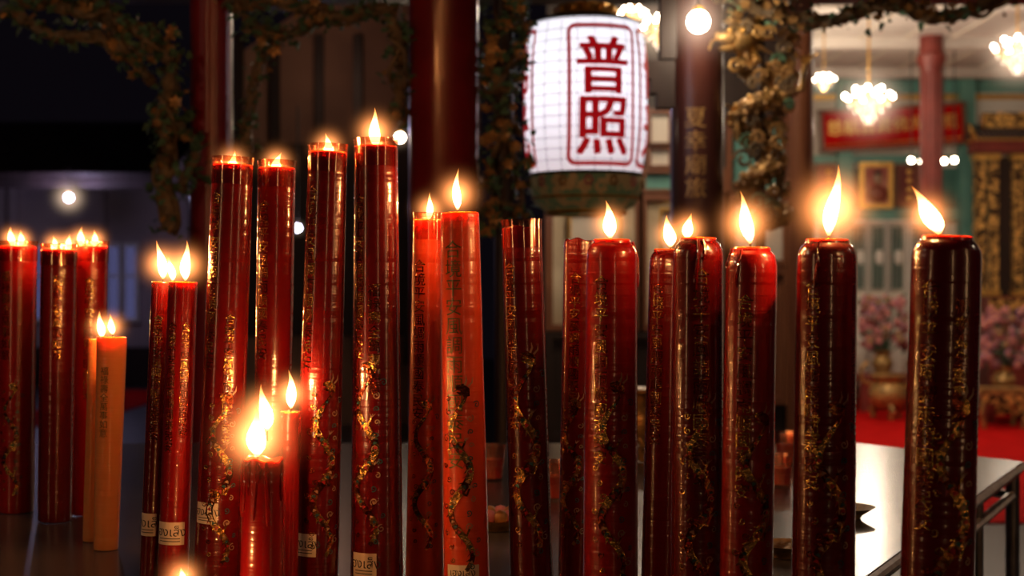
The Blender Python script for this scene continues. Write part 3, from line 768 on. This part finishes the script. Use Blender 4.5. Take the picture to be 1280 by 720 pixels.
for i in range(5): mb.box((3.9,8.0+i*1.9,HC-.05),(6.6,.14,.1),'ceil')
mb.obj('ceiling',smooth=False)
mb=MB()
for x in (1203,1052,962):
    mb.box((X(x),D-.12,HC/2),(.16,.16,HC),'green'); mb.box((X(x),D-.14,Z(165)),(.24,.22,.12),'dgreen'); mb.box((X(x),D-.14,Z(172)),(.3,.24,.04),'gold')
mb.obj('trim_pilasters',smooth=False)
par=empty('red_sign_board',(X(1106),D-.3,Z(163)))
mb=MB(); w=X(1193)-X(1019); h=Z(139)-Z(187)
T=Matrix.Rotation(math.radians(-3.5),4,'Y')
mb.box((0,0,0),(w,.06,h),'carpet',T)
for sg in(-1,1): mb.box((0,-.03,sg*h/2),(w+.06,.06,.035),'wood',T); mb.box((sg*w/2,-.03,0),(.035,.06,h),'wood',T)
o=mb.obj('board',smooth=False); o.parent=par
mb=MB(); 
vs,fs=text_geo('慈航普渡佛光普照',.18,.05,0)
if vs:
    for dx in (-.004,.004): mb.add([T@Vector((u+dx,-.035-dx*.1,v+.03)) for u,v in vs],fs,'gold')
for i in range(40): 
    mb.ball(T@Vector((-w/2+.04+i*(w-.08)/39,-.04,-h/2+.055)),.012,'gold',6)
mb.obj('gold_characters').parent=par
for xx in (-.5,.5):
    mb=MB(); mb.tube([(xx,0,h/2-.03),(xx,.15,HC-Z(163)-.02)],.01,'black',6); mb.obj('hanger').parent=par
mb=MB(); d=13.6; xx=(1164-640)/F*d; r=12/F*d
Zt=CZ+(360-92)/F*d
mb.lathe([(r*1.6,CPZ+.001),(r*1.6,.12),(r*1.1,.2),(r,.25),(r,Zt),(r*1.15,Zt+.02),(r*1.15,Zt+.06),(r*1.4,Zt+.10),(r*1.5,Zt+.17),(r*1.2,Zt+.19),(r*1.2,HC)],'hallred',c=(xx,d,0),n=28)
for j in range(10):
    a=j*math.pi/5; mb.tube([(xx+r*1.02*math.sin(a),d-r*1.02*math.cos(a),.3),(xx+r*1.02*math.sin(a),d-r*1.02*math.cos(a),Zt)],.012,'hallred',6)
mb.obj('hall_column')
mb=MB()
frame(mb,1076,1112,206,258,D-.1,t=.05,k='gold',fill='portrait'); 
pc=Vector((X(1094),D-.13,Z(232)))
mb.ball(pc+Vector((0,0,.07)),.055,'cream',12,(1,.3,1.2)); mb.ball(pc+Vector((0,0,-.1)),.11,'hallred',12,(1,.3,.9)); mb.ball(pc+Vector((0,0,.13)),.05,'black',10,(1,.3,.6))
mb.obj('framed_portrait',smooth=False)
for (a,b) in ((1020,1046),(1120,1146)):
    mb=MB(); frame(mb,a,b,208,256,D-.1,t=.04,k='wood',fill='hallred')
    for j in range(4): mb.ball((X((a+b)/2),D-.12,Z(216+j*11)),.035,'gold',8)
    mb.obj('gilded_plaque',smooth=False)
for i,(a,b) in enumerate(((1020,1044),(1060,1082),(1084,1106),(1108,1130),(1136,1158))):
    mb=MB(); frame(mb,a,b,277,480,D-.1,t=.035,k='white',fill='plaster')
    for j in range(1,5): mb.box((X(a+(b-a)*j/5),D-.14,Z(322)),(.012,.03,Z(285)-Z(360)),'dgreen')
    for j in range(0,12): mb.box((X((a+b)/2),D-.14,Z(285+j*6.8)),(X(b)-X(a),.03,.012),'dgreen')
    mb.ball((X((a+b)/2),D-.15,Z(322)),.05,'white',10,(1,.4,1.8))
    frame(mb,a+3,b-3,375,470,D-.13,t=.02,k='white',fill='white')
    mb.obj('door_%d'%(i+1),smooth=False)
par=empty('gilded_altar_shrine',(X(1255),D-.8,CPZ+.001))
mb=MB(); da=D-.8; qa=da/F
xa=lambda x:(x-640)*qa-X(1255); za=lambda y:CZ-(y-360)*qa
for x in (1224,1240,1271,1288): 
    mb.box((xa(x),0,(za(195)+za(372))/2),(.10,.12,za(195)-za(372)),'carve')
    mb.box((xa(x),0,za(198)),(.14,.15,.06),'gold'); mb.box((xa(x),0,za(368)),(.14,.15,.06),'gold')
mb.box((xa(1257),.05,za(285)),(xa(1264)-xa(1247)+.1,.05,1.5),'darkwood')
mb.box((xa(1258),0,za(186)),(xa(1300)-xa(1214),.3,.12),'hallred'); mb.box((xa(1258),-.02,za(172)),(xa(1306)-xa(1210),.36,.05),'rooftile')
mb.box((xa(1258),-.02,za(177)),(xa(1303)-xa(1212),.34,.03),'gold')
for s2 in range(14): mb.tube([(xa(1212+s2*6.5),-.2,za(176)),(xa(1212+s2*6.5),0,za(160))],.02,'rooftile',6)
mb.tube([(xa(1210),-.2,za(175)),(xa(1205),-.25,za(168)),(xa(1203),-.25,za(160))],[.03,.02,.005],'gold',6)
mb.box((xa(1258),0,za(152)),(.5,.1,.16),'carve')
mb.box((xa(1262),0,za(372)/2),(xa(1300)-xa(1222),.7,za(372)),'hallred')
mb.box((xa(1262),-.36,za(372)-.1),(xa(1300)-xa(1222),.02,.16),'carve')
mb.obj('shrine_body',smooth=False).parent=par
def altar_table(x0,x1,d,ztop,k='hallred'):
    q=d/F; X0=(x0-640)*q; X1=(x1-640)*q; mb=MB(); zf=CPZ+.001
    mb.box(((X0+X1)/2,d,ztop-.03),(X1-X0,.6,.06),k)
    mb.box(((X0+X1)/2,d-.26,ztop-.13),(X1-X0-.1,.03,.14),'carve')
    for xx in (X0+.06,X1-.06):
        for dy in(-.24,.24): mb.box((xx,d+dy,(ztop-.06+zf)/2),(.08,.08,ztop-.06-zf),k)
    mb.box(((X0+X1)/2,d,.14),(X1-X0-.1,.5,.04),k)
    return mb.obj('altar_table',smooth=False)
def flowers(x0,x1,y0,y1,d,n,tx0,tx1):
    mb=MB(); q=d/F
    bx=((x0+x1)/2-640)*q; zb=CZ-(y1+8-360)*q
    for i in range(n):
        x=rng.uniform(x0,x1); y=rng.uniform(y0,y1-4); c=P(x,y,d+rng.uniform(-.2,.2))
        for j in range(5):
            a=j*1.256+i; mb.ball(c+Vector((.022*math.cos(a),-.01,.022*math.sin(a))),.018,('pink','pink','magenta','cream')[i%4],6)
        mb.ball(c+Vector((0,-.02,0)),.012,'gold',6)
        if i%2==0: leaf(mb,c,.08,'leaf')
        if i%4==0: mb.tube([c,Vector((c.x*.3+bx*.7,d,zb+.05))],.006,'leaf',5)
    mb.lathe([(0,-.15),(.07,-.15),(.11,-.05),(.07,.03),(.09,.08),(.05,.05),(0,.05)],'goldo',c=(bx,d,zb),n=20)
    t=altar_table(tx0,tx1,d,zb-.151)
    mb.obj('flower_arrangement',parent=t)
flowers(1074,1132,372,440,14.4,120,1066,1140)
flowers(1224,1285,385,460,13.2,130,1218,1292)
flowers(1022,1064,382,440,14.6,70,1016,1060)
flowers(1186,1220,378,430,14.8,50,1184,1212)
urn(((1110-640)/F*13.4,13.4,CPZ),.95)
mb=MB(); d=12.6; xx=(1248-640)/F*d
mb.box((xx,d,.34),(.42,.35,.05),'goldo'); 
for a in(-.17,.17):
    for b in(-.13,.13): mb.tube([(xx+a,d+b,.32),(xx+a*1.15,d+b*1.15,.15),(xx+a,d+b,CPZ+.006)],[.025,.018,.022],'goldo',8)
mb.box((xx,d-.16,.27),(.36,.02,.07),'carve'); mb.obj('gilded_stool',smooth=False)

# ------------------------------------------------------------ left background buildings
dB=18.0; qb=dB/F
xb=lambda x:(x-640)*qb; zb=lambda y:CZ-(y-360)*qb
mb=MB(); mb.box(((xb(-60)+xb(232))/2,dB+.1,1.6),(xb(232)-xb(-60),.2,3.2),'dimwall')
mb.box(((xb(-60)+xb(232))/2,dB-.05,.25),(xb(232)-xb(-60),.1,.5),'darkwood')
for x in (128,232,20): mb.box((xb(x),dB-.05,1.4),(.12,.12,2.8),'dimwall')
mb.obj('wall_outbuilding',smooth=False)
for i,(a,b) in enumerate(((134,152),(155,173),(30,60))):
    mb=MB(); frame(mb,a,b,306,400,dB-.02,t=.05,k='white',fill='glass'); mb.box((xb((a+b)/2),dB-.08,zb(345)),(xb(b)-xb(a),.03,.03),'white')
    mb.obj('window_%d'%(i+1),smooth=False)
mb=MB()
vsr=[(xb(-70),16.2,zb(236)+.0),(xb(240),16.2,zb(236)),(xb(240),18.6,zb(150)),(xb(-70),18.6,zb(150))]
mb.add(vsr+[(v[0],v[1],v[2]-.12) for v in vsr],[(0,1,2,3),(7,6,5,4),(0,4,5,1),(1,5,6,2),(2,6,7,3),(3,7,4,0)],'rooftile')
for i in range(40):
    x=xb(-66+i*7.8); mb.tube([(x,16.18,zb(236)+.03),(x,18.5,zb(152)+.03)],.035,'rooftile',6)
mb.obj('tiled_roof',smooth=False)
dG=13.0; qg=dG/F
xg=lambda x:(x-640)*qg; zg=lambda y:CZ-(y-360)*qg
mb=MB()
poly=[(xg(296),0),(xg(600),0),(xg(600),zg(40)),(xg(445),zg(-40)),(xg(296),zg(70))]
vs=[(x,dG,z) for x,z in poly]+[(x,dG+.2,z) for x,z in poly]; n=5
mb.add(vs,[tuple(range(n)),tuple(range(n,2*n))[::-1]]+[(i,n+i,n+(i+1)%n,(i+1)%n) for i in range(n)],'brwall')
mb.box((xg(448),dG-.03,zg(300)),(xg(600)-xg(296),.06,zg(180)-zg(420)),'darkwood')
for x in (300,345,400,448,510): mb.box((xg(x),dG-.04,zg(250)),(.08,.08,3.0),'darkwood')
mb.obj('gable_house',smooth=False)
light((xg(430),dG-1.2,3.2),6,(1,.55,.38),.1,None,'gable_light')

# unseen tube lamps added beside and behind the camera for fill and candle streaks
def added_tube_lamp(x,y,z0,z1,r=.03,m='tube'):
    par=empty('added_streak_lamp',(x,y,0))
    mb=MB(); mb.lathe([(0,z0),(r,z0+.01),(r,z1-.01),(0,z1)],m,n=20); mb.obj('tube').parent=par
    mb=MB(); mb.lathe([(.14,0),(.14,.03),(.03,.06),(.022,.1),(.022,z0-.05),(r*1.3,z0-.04),(r*1.3,z0+.005),(0,z0+.005)],'black',n=20)
    mb.lathe([(r*1.3,z1-.005),(r*1.3,z1+.03),(0,z1+.06)],'black',n=20); mb.obj('post').parent=par
added_tube_lamp(-1.9,.7,.9,2.3,.013); added_tube_lamp(1.9,.6,.9,2.3,.012); added_tube_lamp(.75,-1.6,1.0,2.4,.016)
def globe(loc,r,e,col=(1,.66,.42)):  # unseen globe lamps, added to brighten the vines and candles
    par=empty('added_fill_globe',loc)
    mb=MB(); mb.ball((0,0,0),r,'bulb',16); mb.obj('globe').parent=par
    mb=MB(); mb.tube([(0,0,-loc[2]),(0,0,-r*.9)],.025,'black',8); mb.lathe([(.12,-loc[2]+.001),(.12,-loc[2]+.04),(.03,-loc[2]+.1)],'black',n=16); mb.obj('pole').parent=par
    light((loc[0],loc[1]+r*1.4,loc[2]),e,col,r,par,'added_fill_light')
globe((-2.95,2.2,2.6),.06,13); globe((2.9,2.3,2.6),.06,7)

# ------------------------------------------------------------ world + camera
w=bpy.data.worlds.new('night_sky'); scene.world=w; w.use_nodes=True
bg=w.node_tree.nodes['Background']; bg.inputs[0].default_value=(.010,.007,.012,1); bg.inputs[1].default_value=.25
cam=bpy.data.cameras.new('camera'); co=bpy.data.objects.new('camera',cam); COL.objects.link(co)
co.location=(0,0,CZ); co.rotation_euler=(math.pi/2,0,0); cam.lens=50; cam.sensor_width=36
cam.dof.use_dof=True; cam.dof.focus_distance=2.1; cam.dof.aperture_fstop=4.2
scene.camera=co
try:
    scene.view_settings.view_transform='Standard'
except Exception as ex: print(ex)
